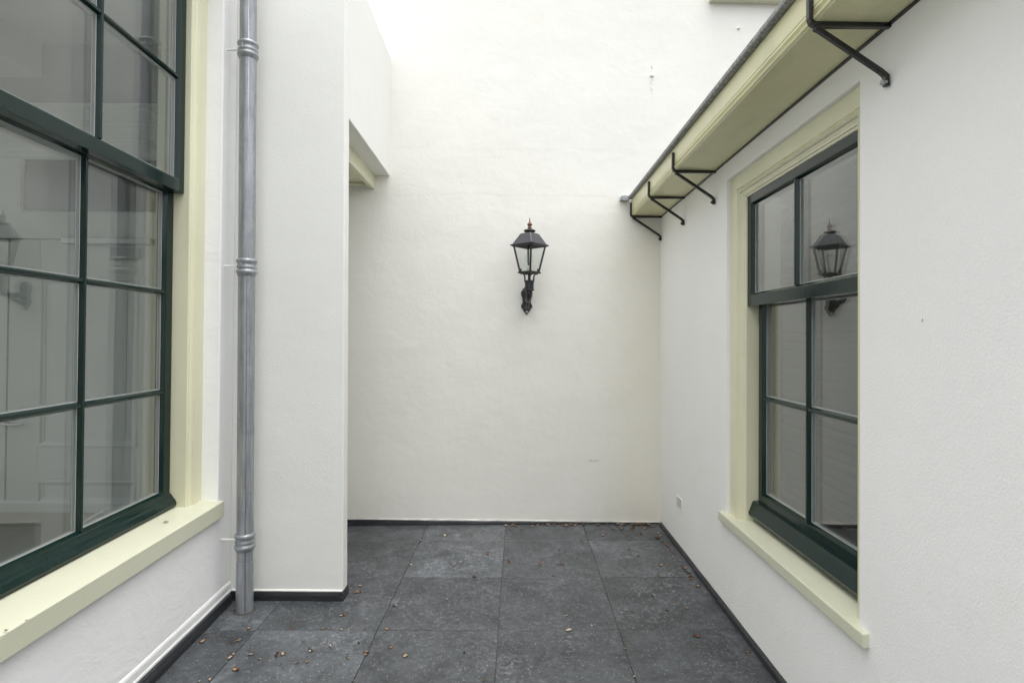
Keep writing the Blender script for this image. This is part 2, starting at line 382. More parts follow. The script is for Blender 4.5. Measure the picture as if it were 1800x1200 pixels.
# ---------------------------------------------------------------- sash helper
def sash(mp, u0, u1, z0, z1, df, cols, rows, parent, wst=.062, wt=.058, wb=.06, th=.045, mw=.026, name='sash'):
    """ring of rails and stiles, glazing bars, panes. df = front depth"""
    bm = bmesh.new(); k = wst
    ring(bm, u0, u1, z0, z1, [(0, df), (k-.010, df), (k, df+.016), (k, df+th), (0, df+th)], mp, (1, 1, wb/k, wt/k))
    iu0, iu1, iz0, iz1 = u0+wst, u1-wst, z0+wb, z1-wt
    cu = [iu0+(iu1-iu0)*i/cols for i in range(1, cols)]; cz = [iz0+(iz1-iz0)*i/rows for i in range(1, rows)]
    pr = [(-.006, df+.001), (.006, df+.001), (mw/2, df+.018), (mw/2, df+th-.004), (-mw/2, df+th-.004), (-mw/2, df+.018)]
    for c in cu: extr(bm, pr, iz0-.004, iz1+.004, lambda a, d, p, c=c: mp(d, c+a, p))
    pr2 = [(a, d+.0012) for a, d in pr]
    E = [iu0-.004]+sum([[c-mw/2+.003, c+mw/2-.003] for c in cu], [])+[iu1+.004]
    for c in cz:
        for q in range(0, len(E), 2): extr(bm, pr2, E[q], E[q+1], lambda a, d, p, c=c: mp(d, p, c+a))
    o = obj(name, bm, M_GREEN, parent, bevel=.0016)
    # panes
    g = bmesh.new()
    for dd in (df+.020, df+.036):
        v = [g.verts.new(mp(dd, a, b)) for a, b in ((iu0-.003, iz0-.003), (iu1+.003, iz0-.003), (iu1+.003, iz1+.003), (iu0-.003, iz1+.003))]
        g.faces.new(v)
    gl = obj('pane', g, M_GLASS, parent)
    # sealant and spacer around each pane
    s = bmesh.new(); us = [iu0]+cu+[iu1]; zz = [iz0]+cz+[iz1]
    for a in range(cols):
        for b in range(rows):
            pu0 = us[a]+(mw/2 if a else 0); pu1 = us[a+1]-(mw/2 if a < cols-1 else 0)
            pz0 = zz[b]+(mw/2 if b else 0); pz1 = zz[b+1]-(mw/2 if b < rows-1 else 0)
            ring(s, pu0, pu1, pz0, pz1, [(0, df+.0215), (.004, df+.0215), (.004, df+.0345), (0, df+.0345)], mp)
            ring(s, pu0+.0005, pu1-.0005, pz0+.0005, pz1-.0005, [(0, df+.0180), (.0010, df+.0180), (.0016, df+.0194), (0, df+.0194)], mp)
    obj('glazing_seal', s, M_SPACER, parent)
    return o

# ================================================================ LEFT HOUSE
HL = thing('house', 'white rendered house side with a tall green sash window, left of the paving', 'house', Lm(0, 1.9, -CZ))
LW0, LW1, LZ0, LZ1 = .95, 2.947, -.872, 1.99
bm = wall([-2.2, 3.105], [-1.50, 2.2], (LW0, LW1, LZ0, LZ1), .30, Lm, amp=.003, seed=1.)
obj('wall', bm, M_LEFT, HL, bevel=.007, segs=2, ang=55)
# rendered ledge and skirting
def wobble(prof_fn, u0, u1, step, mp, mt, name, parent, **kw):
    """strip with a slowly varying profile; prof_fn(u) -> list of (d,z)"""
    U = span([u0, u1], step); bm = bmesh.new(); rows = [[bm.verts.new(mp(d, u, z)) for d, z in prof_fn(u)] for u in U]; n = len(rows[0])
    for a, b in zip(rows, rows[1:]):
        for j in range(n): bm.faces.new([a[j], a[(j+1) % n], b[(j+1) % n], b[j]])
    bm.faces.new(rows[0]); bm.faces.new(rows[-1][::-1])
    return obj(name, bm, mt, parent, **kw)
def nz(u, s, k=1.): return noise.noise(Vector((u*k, s, .3)))
wobble(lambda u: [(.02, -1.349+.001*nz(u, 1, 7)), (-.001, -1.351+.002*nz(u, 2, 6)), (-.004, -1.358+.002*nz(u, 3, 9)), (-.006, -1.366), (-.0045, -1.398+.003*nz(u, 4, 5)), (-.0075+.0015*nz(u, 5, 8), -1.403+.003*nz(u, 4, 5)), (-.0075, -1.413+.004*nz(u, 4, 4)), (.02, -1.413)],
       -2.15, 3.1, .03, Lm, M_LEFT, 'plinth', HL, bevel=.0015)
wobble(lambda u: [(.02, -1.49), (-.030, -1.49), (-.029, -1.44), (-.020+.001*nz(u, 7, 5), -1.4115+.004*nz(u, 4, 4)), (.02, -1.410)], -2.15, 3.07, .04, Lm, M_SKIRT, 'skirting', HL, bevel=.002)
# cream frame
FD = .087; JU0, JU1 = 1.08, 2.816; kw_ = LW1-JU1-.002
wl = (1, 1, .0001, 1)
fr = bmesh.new()
PF = [(0, FD), (.080, FD), (.083, FD+.006), (.090, FD+.004), (.096, FD+.001), (.104, FD-.004), (.112, FD+.001), (.116, FD+.008), (.126, FD+.010), (.129, FD+.014), (.129, .128-.003), (.129, .27), (0, .27)]
ring(fr, LW0+.001, LW1-.001, LZ0-.03, LZ1-.001, PF, Lm, (1, 1, .001, 1))
WL = obj('window', fr, M_CREAM, HL, bevel=.0012, label='tall cream framed sash window with dark green sashes and white panelled door behind')
# sill
sb = bmesh.new()
extr(sb, [(-.028, -.871), (.27, -.855), (.27, -.955), (-.028, -.953)], LW0-.02, 2.962, lambda d, z, u: Lm(d, u, z))
obj('sill', sb, M_SILL, WL, bevel=.004, segs=2)
sash(Lm, JU0+.004, JU1-.002, .722, 1.855, .126, 3, 2, WL, wst=.060, wb=.070, th=.044, name='upper_sash')
sash(Lm, JU0+.004, JU1-.002, -.842, .765, .178, 3, 3, WL, wst=.066, wb=.068, wt=.05, th=.044, name='lower_sash')
# rounded weather bar at the foot of the lower sash
pr = [(.180, -.789), (.172, -.794), (.166, -.802), (.160, -.812), (.152, -.820), (.145, -.832), (.142, -.842), (.145, -.852), (.154, -.858), (.176, -.860), (.21, -.860), (.21, -.789)]
b2 = bmesh.new(); extr(b2, pr, JU0+.003, JU1-.001, lambda d, z, u: Lm(d, u, z)); obj('weather_bar', b2, M_GREEN, WL, smooth=False, bevel=.002, segs=2)
# meeting rail underside closer
obj('meeting_rail', boxes((.1705, .1775, JU0+.006, JU1-.003, .724, .742), mp=Lm), M_GREEN, WL, bevel=.001)

# interior room behind the left window
RI = thing('interior_room', 'dim white room seen through the tall left window', 'room', (-3.2, 2.6, 0.0), kind='structure')
ib = boxes((-5.6, -1.84, .2, 4.42, -1.40, -1.36)); obj('floor', ib, M_FLOORI, RI)
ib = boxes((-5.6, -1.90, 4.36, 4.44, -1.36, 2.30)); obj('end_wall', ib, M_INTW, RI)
obj('side_wall', boxes((-5.7, -5.6, .2, 4.44, -1.36, -.7), (-5.7, -5.6, .2, .6, -.7, 1.9), (-5.7, -5.6, 3.7, 4.44, -.7, 1.9), (-5.7, -5.6, .2, 4.44, 1.9, 2.30)), M_INT, RI)  # unseen opening added here so sky light brightens the room
obj('side_wall', boxes((-5.6, -1.85, .1, .2, -1.36, 2.30)), M_INT, RI)
obj('side_wall', boxes((-1.90, -1.86, 3.0, 4.44, -1.36, 2.30)), M_INT, RI)
obj('ceiling', boxes((-5.7, -1.86, .1, 4.44, 2.30, 2.36)), M_INT, RI)
obj('ceiling_box', boxes((-5.6, -3.72, 3.7, 4.355, 2.03, 2.30)), M_INT, RI)
cb = bmesh.new()
extr(cb, [(4.36, 1.80), (4.28, 1.80), (4.28, 1.76), (4.30, 1.75), (4.30, 1.67), (4.315, 1.665), (4.315, 1.63), (4.30, 1.62), (4.30, 1.56), (4.325, 1.53), (4.325, 1.50), (4.30, 1.49), (4.30, 1.455), (4.36, 1.455)], -5.58, -1.91, lambda y, z, x: Wm(x, y, z))
obj('cornice', cb, M_INT, RI, bevel=.002)
DT = thing('panelled_door', 'white panelled double door with dark transom, seen through the tall left window', 'door', (-3.3, 4.3, CZ-1.36))
db = bmesh.new(); XM = lambda d, u, z: Wm(u, 4.30+d, z)
ring(db, -5.02, -2.62, -1.36, 1.45, [(0, -.02), (.07, -.02), (.085, 0), (.085, .05), (0, .05)], XM)
box(db, -.021, .045, -4.94, -2.70, .745, .93, mp=XM); box(db, -.0225, .04, -4.955, -2.685, 1.415, 1.452, mp=XM)
obj('door_frame', db, M_INT, DT, bevel=.002)
obj('transom_glass', boxes((.012, .02, -3.80, -2.74, .945, 1.40), mp=XM), M_TRANS, DT)
tb = bmesh.new(); ring(tb, -3.84, -2.70, .93, 1.435, [(0, -.006), (.02, -.006), (.035, .006), (.035, .03), (0, .03)], XM)
box(tb, -.004, .03, -4.93, -3.842, .932, 1.413, mp=XM); obj('transom_frame', tb, M_INT, DT, bevel=.0015)
for (a, b_) in ((-3.897, -2.71), (-4.93, -3.912)):
    d_ = bmesh.new()
    st = .235 if a > -3.9 else .2
    px0, px1 = a+st, b_-.18
    zb = [(-1.20, -.93+.0), (-1.11-.0, -1.12), (0, 0)]
    pan = [(-1.22, -1.115+.0), (-.865, .40), ]
    box(d_, 0, .04, a, px0, -1.36, .742, mp=XM); box(d_, 0, .04, px1, b_, -1.36, .742, mp=XM)
    for z0, z1 in ((-1.36, -1.30), (-1.115, -.862), (.45, .742)): box(d_, .0003, .04, px0, px1, z0, z1, mp=XM)
    for z0, z1 in ((-1.30, -1.115), (-.862, .45)):
        ring(d_, px0, px1, z0, z1, [(0, .0003), (.004, -.008), (.02, -.008), (.03, .004), (.045, .008), (.045, .03), (0, .03)], XM)
        box(d_, .014, .03, px0+.03, px1-.03, z0+.03, z1-.03, mp=XM)
        box(d_, .008, .03, px0+.10, px1-.10, z0+.09, z1-.09, mp=XM) if z1-z0 > .3 else None
    obj('door_leaf', d_, M_INT, DT, bevel=.0015)
h = bmesh.new(); tube(h, [XM(-.045, -3.96, -.684), XM(-.05, -3.86, -.684), XM(-.045, -3.74, -.684)], .009, 8); tube(h, [XM(-.045, -3.88, -.684), XM(.0, -3.88, -.684)], .012, 8)
obj('handle', h, M_STEEL, DT)
obj('door_closer', boxes((-.045, -.002, -3.47, -2.78, .705, .752), mp=XM), M_STEEL, DT, bevel=.004)
obj('closer_bracket', boxes((-.02, -.002, -3.11, -2.88, .59, .68), mp=XM), M_INTW, DT, bevel=.002)
cw = bmesh.new(); tube(cw, [(-1.86, 2.35, CZ-.835), (-1.85, 2.45, CZ-.80), (-1.845, 2.55, CZ-.79), (-1.85, 2.68, CZ-.815), (-1.86, 2.75, CZ-.84)], .0035, 8)
tag(obj('cable', cw, M_INT, loc=(-1.86, 2.5, CZ-.84)), 'thin white cable lying behind the tall left window near its sill', 'cable')

# ================================================================ DOWNPIPE
PX, PY = -1.428, 2.985
PT = thing('drainpipe', 'grey zinc drainpipe standing between the tall window and the white partition', 'drainpipe', (PX, PY, FZ(PY)))
def pp(z): return Vector((PX-.006*(z), PY, z+CZ))
pb = bmesh.new(); rr = .0425
zz = [(-1.49, rr+.0005), (-1.20, rr+.0005), (-1.199, rr-.0015), (-1.12, rr-.0015), (-1.119, rr+.0), (2.15, rr)]
tube(pb, [pp(z) for z, r in zz], [r for z, r in zz], 40)
o = obj('pipe', pb, M_ZINC, PT, smooth=True)
o.modifiers.new('es', 'EDGE_SPLIT').split_angle = math.radians(50)
sp_ = bmesh.new()
tube(sp_, [pp(-1.49)+Vector((.02, -.0385, 0)), pp(2.15)+Vector((.02, -.0385, 0))], .0022, 6); obj('seam', sp_, M_ZINC, PT, smooth=True)
for zc in (1.545, .375, -1.09):
    cb = bmesh.new(); c0 = pp(zc)
    pr = [(rr-.003, -.052), (rr+.003, -.050), (rr+.004, -.040), (rr+.009, -.036), (rr+.011, -.028), (rr+.009, -.020), (rr+.004, -.017), (rr+.0045, -.010), (rr+.0075, -.006), (rr+.0075, .000), (rr+.0045, .004), (rr+.0045, .018), (rr+.009, .022), (rr+.0115, .030), (rr+.009, .038), (rr+.004, .042), (rr-.003, .044)]
    lathe(cb, pr, c0, 40)
    cl_ = obj('clamp', cb, M_ZINC, PT, smooth=True)
    lug = bmesh.new(); box(lug, c0.x-.014, c0.x-.004, c0.y-rr-.011, c0.y-rr+.003, zc-.010, zc+.020)
    obj('clamp_lug', lug, M_ZINC, cl_, bevel=.002)
    sb_ = bmesh.new(); tube(sb_, [c0+Vector((-.04, .0, .004)), c0+Vector((-.135, .004, .004))], .0055, 10); tube(sb_, [c0+Vector((-.048, 0, .004)), c0+Vector((-.058, 0, .004))], .0085, 6)
    obj('fixing_rod', sb_, M_PART, cl_)
cut = bmesh.new(); lathe(cut, [(rr+.004, -.004), (rr+.012, -.004), (rr+.012, .0015), (rr+.004, .0015)], (PX+.008, PY, FZ(PY)+.001), 32)
obj('floor_collar', cut, M_JOINT, PT)

# ================================================================ PARTITION WITH LINTEL
PWT = thing('partition_wall', 'white partition wall end and lintel beside the drainpipe', 'wall', (-1.25, 3.14, 0))
def Pf(d, u, z):   # front slab, u = x, leaning edge
    e = max(0., (u+1.5)/.56); return Wm(u-.0062*z*e, 3.106+.0*u+d, z)
bm = wall([-1.62, -.940], [-1.50, 2.2], None, .085, Pf, step=.06, amp=.002, seed=4., edge=.0018)
obj('wall', bm, M_PART, PWT, bevel=.006, segs=2, ang=55)
def Pl(d, u, z): return Wm(-.940-.0062*z-d-.012*(u-3.1), u, z)
bm = wall([3.192, 4.50], [1.262, 2.2], None, .150, Pl, step=.06, amp=.004, seed=6.)
obj('lintel', bm, M_PART, PWT, bevel=.004, segs=2, ang=55)
wobble(lambda x: [(3.13, -1.49), (3.090, -1.49), (3.091, -1.43), (3.095+.002*nz(x, 8, 9), -1.4105+.002*nz(x, 6, 12)), (3.13, -1.409)], -1.60, -.935, .03, lambda d, u, z: Wm(u, d, z), M_SKIRT, 'skirting', PWT, bevel=.003)
wobble(lambda y: [(-.95, -1.49), (-.9345+.01, -1.49), (-.9345+.010, -1.43), (-.9355+.006, -1.41+.002*nz(y, 6, 12)), (-.95, -1.409)], 3.0905, 3.196, .02, lambda d, u, z: Wm(d, u, z), M_SKIRT, 'skirting', PWT, bevel=.003)
wobble(lambda x: [(3.12, -1.414), (3.099, -1.4115+.002*nz(x, 9, 14)), (3.1005+.003*nz(x, 2, 9), -1.407), (3.105, -1.402+.003*nz(x, 5, 15)), (3.12, -1.400)], -1.60, -.934, .02, lambda d, u, z: Wm(u, d, z), M_PART, 'plaster_bead', PWT, smooth=True)
# alcove behind the partition
AL = thing('alcove', 'shaded alcove with cream boarded ceiling behind the white partition', 'alcove', (-1.5, 3.8, 0))
obj('side_wall', boxes((-1.84, -1.79, 3.192, 4.29, -1.50, 1.9)), M_PART, AL)
fb = bmesh.new(); box(fb, -1.098, -1.078, 3.192, 4.331, 1.156, 1.2615); obj('fascia_board', fb, M_CREAM, AL, bevel=.0015)
fb = bmesh.new(); box(fb, -1.122, -1.0985, 3.192, 4.325, 1.166, 1.190); box(fb, -1.785, -1.123, 4.262, 4.272, 1.166, 1.190)
obj('trim', fb, M_CREAM, AL, bevel=.0015)
cbm = bmesh.new(); y = 3.20
while y < 4.25:
    box(cbm, -1.785, -1.10, y+.001, min(y+.096, 4.262), 1.195, 1.215); y += .1
obj('ceiling_boards', cbm, M_CREAM, AL, bevel=.004)
obj('ceiling_deck', boxes((-1.84, -1.099, 3.192, 4.30, 1.262, 1.30)), M_DARK, AL)
# ================================================================ BACK WALL
BW = thing('boundary_wall', 'tall white roughly plastered wall closing the courtyard, carrying the lantern', 'wall', Bm(0, 0, -1.45))
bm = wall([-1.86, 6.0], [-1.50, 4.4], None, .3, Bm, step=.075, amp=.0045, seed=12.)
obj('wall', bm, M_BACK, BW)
wobble(lambda u: [(.02, -1.49), (-.016, -1.49), (-.014, -1.440), (-.010+.002*nz(u, 3, 6), -1.4065-.0165*max(0, (u+1.2))+.003*nz(u, 8, 6)), (.02, -1.405-.0165*max(0, (u+1.2)))], -1.78, 1.185, .035, Bm, M_SKIRT, 'skirting', BW, bevel=.002)
wobble(lambda u: [(.02, -1.412-.0165*max(0, (u+1.2))), (-.004+.003*nz(u, 3, 11), -1.4085-.0165*max(0, (u+1.2))+.003*nz(u, 8, 6)), (-.001+.005*nz(u, 6, 16), -1.403-.0165*max(0, (u+1.2))+.003*nz(u, 2, 13)), (-.002, -1.397-.0165*max(0, (u+1.2))), (.02, -1.394-.0165*max(0, (u+1.2)))], -1.78, 1.18, .02, Bm, M_BACK, 'plaster_bead', BW, smooth=True)
wbm = bmesh.new(); ring(wbm, 1.58, 2.75, 2.80, 4.2, [(0, -.035), (.09, -.035), (.095, -.028), (.095, .02), (0, .02)], Bm, (1, 1, .3, 1))
WB = obj('window', wbm, M_CREAM, BW, bevel=.003)
sash(Bm, 1.672, 2.658, 2.825, 4.108, -.034, 2, 3, WB, th=.030)
obj('backing', boxes((-.0055, .004, 1.69, 2.64, 2.84, 4.09), mp=Bm), M_DARK, WB)
obj('sill', boxes((-.075, .05, 1.56, 2.77, 2.70, 2.80), mp=Bm), M_SILL, WB, bevel=.004)
ho = bmesh.new(); box(ho, -.016, .01, 1.087, 1.115, 2.093, 2.110, mp=Bm)
for q in range(26):
    zq = R_.uniform(1.92, 2.22); s_ = R_.uniform(.002, .006); uq = 1.10+R_.uniform(-.008, .008); box(ho, -.004, .01, uq-s_, uq+s_, zq-s_*1.6, zq+s_*1.6, mp=Bm)
obj('plaster_scar', ho, M_BACK, BW, bevel=.002)
ho = bmesh.new(); lathe(ho, [(.006, -.01), (.012, -.006), (.012, .006), (.005, .01)], Bm(-.006, 1.80, 2.50), 10); obj('plaster_plug', ho, M_PART, BW)
M_RUST = mat('rusty_stain', (.62, .53, .42), .9)
nr = M_RUST
sbm = bmesh.new()
for q in range(13):
    uq = .600+q*.0075; zq = -.957+.006*math.sin(q*.8)+R_.uniform(-.003, .003); rx = R_.uniform(.004, .010); rz = R_.uniform(.0015, .0045)
    c_ = sbm.verts.new(Bm(-.0085, uq, zq)); ringv = [sbm.verts.new(Bm(-.0050, uq+rx*math.cos(a)*R_.uniform(.7, 1.1), zq+rz*math.sin(a)*R_.uniform(.7, 1.1))) for a in [i*math.pi/4 for i in range(8)]]
    for i in range(8): sbm.faces.new([c_, ringv[i], ringv[(i+1) % 8]])
# ================================================================ RIGHT OUTBUILDING
HR = thing('outbuilding', 'low white rendered building with gutter along its eaves, right of the paving', 'building', Rm(0, 1.9, -1.49))
RW0, RW1, RZ0, RZ1 = 1.88, 3.071, -.955, .885
bm = wall([-2.6, 4.56], [-1.56, 1.075], (RW0, RW1, RZ0, RZ1), .30, Rm, amp=.0015, seed=21.)
obj('wall', bm, M_RIGHT, HR, bevel=.003, segs=2, ang=55)
wobble(lambda u: [(.02, -1.53), (-.014, -1.53), (-.013, -1.465+.004*nz(u, 4, 3)), (-.004, -1.452+.001*(u-2.4)*3+.003*nz(u, 4, 5)), (.02, -1.450)], -2.5, 4.44, .04, Rm, M_SKIRT, 'skirting', HR, bevel=.002)
obj('roof', boxes((-.20, 4.2, -2.6, 4.47, 1.10, 1.118), mp=Rm), M_TILEROOF, HR)
# cream frame of right window
d0 = .022; sashd = .052
fr = bmesh.new()
PF = [(0, d0), (.085, d0), (.088, d0+.007), (.096, d0+.003), (.104, d0-.003), (.112, d0+.004), (.116, d0+.012), (.122, d0+.014), (.128, d0+.018), (.136, d0+.020), (.139, d0+.026), (.148, d0+.028), (.150, d0+.034), (.150, .25), (0, .25)]
ring(fr, RW0+.001, RW1-.001, RZ0-.03, RZ1-.001, PF, Rm, (.37, .93, .001, .86))
WR = obj('window', fr, M_CREAM, HR, bevel=.0012, label='cream framed green sash window with slatted blind, in the low right building')
RU0, RU1 = RW0+.001+.056, RW1-.001-.1395
sb = bmesh.new()
extr(sb, [(-.022, -.957), (.26, -.925), (.26, -1.00), (-.022, -1.005)], 1.826, 3.133, lambda d, z, u: Rm(d, u, z))
obj('sill', sb, M_SILL, WR, bevel=.004, segs=2)
sash(Rm, RU0+.002, RU1-.002, .178, .757, sashd+.004, 2, 1, WR, wst=.052, wb=.068, wt=.052, th=.044, name='upper_sash')
sash(Rm, RU0+.022, RU1-.022, -.842, .235, sashd+.056, 2, 2, WR, wst=.050, wb=.055, wt=.05, th=.044, name='lower_sash')
pr = [(.0625, -.903), (.084, -.846), (.090, -.841), (.150, -.838), (.150, -.918), (.067, -.918)]
b2 = bmesh.new(); extr(b2, pr, RU0+.012, RU1-.002, lambda d, z, u: Rm(d, u, z)); obj('weather_bar', b2, M_GREEN, WR, bevel=.002)
obj('meeting_rail', boxes((.1015, .1075, RU0+.024, RU1-.024, .180, .198), mp=Rm), M_GREEN, WR)
obj('seal', boxes((.128, .14, RU1-.0205, RU1-.012, -.834, .178), mp=Rm), M_SPACER, WR)
obj('hinge', boxes((.112, .125, RU1-.020, RU1-.011, .085, .150), mp=Rm), M_BLACK, WR)
# blind and dark room
BL = bmesh.new(); z = -.86
while z < .80:
    extr(BL, [(.235, z), (.2315, z+.012), (.2315, z+.030), (.235, z+.0435), (.238, z+.0435), (.235, z+.030), (.235, z+.012), (.238, z)], RU0-.05, RU1+.05, lambda d, zz_, u: Rm(d, u, zz_)); z += .0425
bo = obj('venetian_blind', BL, M_BLIND, loc=Rm(.235, 2.47, -.86))
tag(bo, 'closed grey slatted blind hanging behind the right green window', 'blind')
rb = bmesh.new()
ring(rb, RW0-.2, RW1+.2, RZ0-.2, 1.04, [(0, .301), (.02, .301), (.02, 1.6), (0, 1.6)], Rm); box(rb, 1.58, 1.62, RW0-.2, RW1+.2, RZ0-.2, 1.04, mp=Rm)
tag(obj('interior_recess', rb, M_DARK, loc=Rm(.3, 2.4, -1.2)), 'dark room behind the slatted blind of the right window', 'room', kind='structure')
# wall marks on render
bm = bmesh.new(); tube(bm, [Rm(-.001, 1.585, .064), Rm(-.003, 1.584, .060), Rm(-.002, 1.586, .055)], .0008, 6)
tag(obj('nail', bm, M_BLACK, loc=Rm(0, 1.585, .06)), 'tiny bent dark nail in the bare render right of the window', 'nail')
VT = thing('air_vent', 'tiny louvred metal air vent low in the right wall near the corner', 'vent', Rm(0, 3.95, -1.19))
vb = bmesh.new(); ring(vb, 3.885, 4.010, -1.195, -1.115, [(0, -.004), (.006, -.004), (.006, .004), (0, .004)], Rm); obj('frame', vb, M_PART, VT)
vb = bmesh.new()
for q in range(8): box(vb, -.003, .001, 3.892, 4.003, -1.188+q*.0092, -1.1835+q*.0092, mp=Rm)
obj('slats', vb, M_PART, VT)
obj('backing', boxes((-.0015, .0035, 3.8915, 4.0035, -1.1885, -1.1215), mp=Rm), M_DARK, VT)
# ---------------------------------------------------------------- gutter
GT = thing('box_gutter', 'cream box gutter with zinc edge on black iron brackets, along the right eaves', 'gutter', Rm(-.12, 1.9, .99))
gb = bmesh.new()
extr(gb, [(-.008, .992), (-.010, 1.09), (-.242, 1.127), (-.242, 1.0405), (-.2395, 1.0385), (-.2400, 1.036), (-.2405, 1.029), (-.235, 1.0235), (-.231, 1.019), (-.2335, 1.012), (-.241, 1.0095), (-.2435, 1.005), (-.241, 1.000), (-.235, .9985), (-.233, .9945), (-.218, .9935), (-.216, .9965)], -2.6, 4.487, lambda d, z, u: Rm(d, u, z))
obj('gutter_box', gb, M_SOFFIT, GT, bevel=.0008)
zb_ = bmesh.new(); extr(zb_, [(-.268, 1.134), (-.262, 1.130), (-.250, 1.1285), (-.20, 1.135), (-.20, 1.150), (-.262, 1.158), (-.268, 1.153)], -2.6, 4.47, lambda d, z, u: Rm(d, u, z))
zo = obj('zinc_edge', zb_, M_ZEDGE, GT, bevel=.002)
zf = bmesh.new()
extr(zf, [(-.335, 1.118), (-.30, 1.108), (-.262, 1.120), (-.262, 1.150), (-.30, 1.155), (-.332, 1.150)], 4.44, 4.505, lambda d, z, u: Rm(d, u, z))
obj('flashing', zf, M_ZINC, GT, bevel=.003)
obj('seal_strip', boxes((-.0085, .004, -2.5, 4.487, .984, .994), mp=Rm), M_BLACK, GT)
def bracket(u, bolt):
    bb = bmesh.new(); hw = .0090
    def bar(pts, t=.0075):
        P = [Vector(p) for p in pts]; rows = []
        for i, p in enumerate(P):
            a = P[max(i-1, 0)]; b = P[min(i+1, len(P)-1)]; tv = (b-a).normalized(); nv = Vector((-tv.y, tv.x))
            c = 1.0
            if 0 < i < len(P)-1:
                t1 = (P[i]-P[i-1]).normalized(); c = 1/max(.5, nv.dot(Vector((-t1.y, t1.x))))
            rows.append([bb.verts.new(Rm(p.x+nv.x*t*s1*c, u+hw*s2, p.y+nv.y*t*s1*c)) for s1, s2 in ((-1, -1), (1, -1), (1, 1), (-1, 1))])
        for a, b in zip(rows, rows[1:]):
            for q in range(4): bb.faces.new([a[q], a[(q+1) % 4], b[(q+1) % 4], b[q]])
        bb.faces.new(rows[0]); bb.faces.new(rows[-1][::-1])
    bar([(-.250, 1.097), (-.250, 1.004), (-.245, .992), (-.234, .986), (.012, .986)])
    hw = .0080
    bar([(-.236, .977), (-.222, .971), (-.028, .842), (-.012, .828), (-.010, .795)])
    o = obj('bracket', bb, M_BLACK, GT, bevel=.0015)
    b2 = bmesh.new()
    c0 = Rm(-.016, u, .807)
    tube(b2, [c0+Vector((-.010, 0, 0)), c0+Vector((.004, 0, 0))], [.0075, .0095], 10)
    obj('bolt', b2, M_ZINC if bolt else M_BLACK, o)
for u, b in ((1.727, 1), (3.25, 0), (3.85, 0), (4.455, 0), (.2, 0), (-1.3, 0)): bracket(u, b)

# rear of the yard, behind the camera
RB = tag(obj('garden_wall', boxes((-3.6, 3.2, -8.2, -8.0, -1.65, .5)), M_PART, loc=(0, -8.1, 0)), 'white garden wall closing the yard behind the viewer', 'wall')

# ================================================================ LANTERN
LX, LY = .127, 4.16
LA = thing('wall_lantern', 'black four sided wall lantern with copper finial on the back wall', 'lantern', Bm(0, .115, .2))
C = lambda x, y, z: Vector((LX+x, LY+y, z+CZ))
def sq4(bm, hd, z, rot=0.0):   # square ring of verts, half diagonal hd, corners towards camera/sides
    return [bm.verts.new(C(hd*math.cos(a+rot), hd*math.sin(a+rot), z)) for a in (-math.pi/2, 0, math.pi/2, math.pi)]
RT = .06
def loft(bm, rings, cap=True):
    for a, b in zip(rings, rings[1:]):
        for q in range(4): bm.faces.new([a[q], a[(q+1) % 4], b[(q+1) % 4], b[q]])
    if cap: bm.faces.new(rings[0][::-1]); bm.faces.new(rings[-1])
bm = bmesh.new()
loft(bm, [sq4(bm, hd, z, RT) for hd, z in ((.128, .690), (.137, .690), (.139, .697), (.150, .698), (.150, .704), (.132, .706), (.072, .785), (.060, .790))], cap=False)
loft(bm, [sq4(bm, hd, z, RT) for hd, z in ((.060, .790), (.050, .783), (.068, .778), (.128, .702), (.128, .690))], cap=False)
obj('roof', bm, M_ROOFLAMP, LA, bevel=.0015)
bm = bmesh.new(); lathe(bm, [(.026, .780), (.030, .796), (.042, .802), (.046, .810), (.038, .816), (.014, .818)], C(0, 0, 0), 24); obj('cap_disc', bm, M_IRON, LA, smooth=True)
bm = bmesh.new(); lathe(bm, [(.014, .816), (.013, .820), (.0115, .822), (.0165, .827), (.0165, .833), (.012, .839), (.009, .842), (.013, .846), (.0185, .852), (.0185, .859), (.012, .867), (.006, .871), (.0075, .875), (.005, .879), (.0038, .884), (.003, .905), (.001, .908)], C(0, 0, 0), 20)
obj('finial', bm, M_COPPER, LA, smooth=True)
zt, zb, ht, hb = .690, .503, .117, .072
def cor(h, q): a = (-math.pi/2, 0, math.pi/2, math.pi)[q]+RT; return h*math.cos(a), h*math.sin(a)
for q in range(4):
    bm = bmesh.new(); a = cor(ht, q); b = cor(hb, q)
    tube(bm, [C(b[0], b[1], zb), C(a[0], a[1], zt)], .0100, 4, sq=True)
    tube(bm, [C(b[0]*.86, b[1]*.86, zb+.002), C(b[0]*.90, b[1]*.90, zb+.022)], .006, 6)
    obj('corner_bar', bm, M_IRON, LA, bevel=.001)
bm = bmesh.new()
for q in range(4):
    a, a2 = cor(ht-.006, q), cor(ht-.006, (q+1) % 4); b, b2_ = cor(hb-.004, q), cor(hb-.004, (q+1) % 4)
    bm.faces.new([bm.verts.new(C(b[0], b[1], zb)), bm.verts.new(C(b2_[0], b2_[1], zb)), bm.verts.new(C(a2[0], a2[1], zt)), bm.verts.new(C(a[0], a[1], zt))])
obj('glass', bm, M_LGLASS, LA)
bm = bmesh.new(); loft(bm, [sq4(bm, hd, z, RT) for hd, z in ((.076, .488), (.089, .490), (.090, .498), (.080, .503), (.055, .503), (.055, .490))], cap=False)
for q in range(8):
    a, b = cor(.080, q//2), cor(.080, (q//2+1) % 4); t = .25 if q % 2 else .75; lathe(bm, [(.005, .482), (.006, .489)], C(a[0]*(1-t)+b[0]*t, a[1]*(1-t)+b[1]*t, 0), 6)
obj('base_tray', bm, M_IRON, LA, bevel=.001)
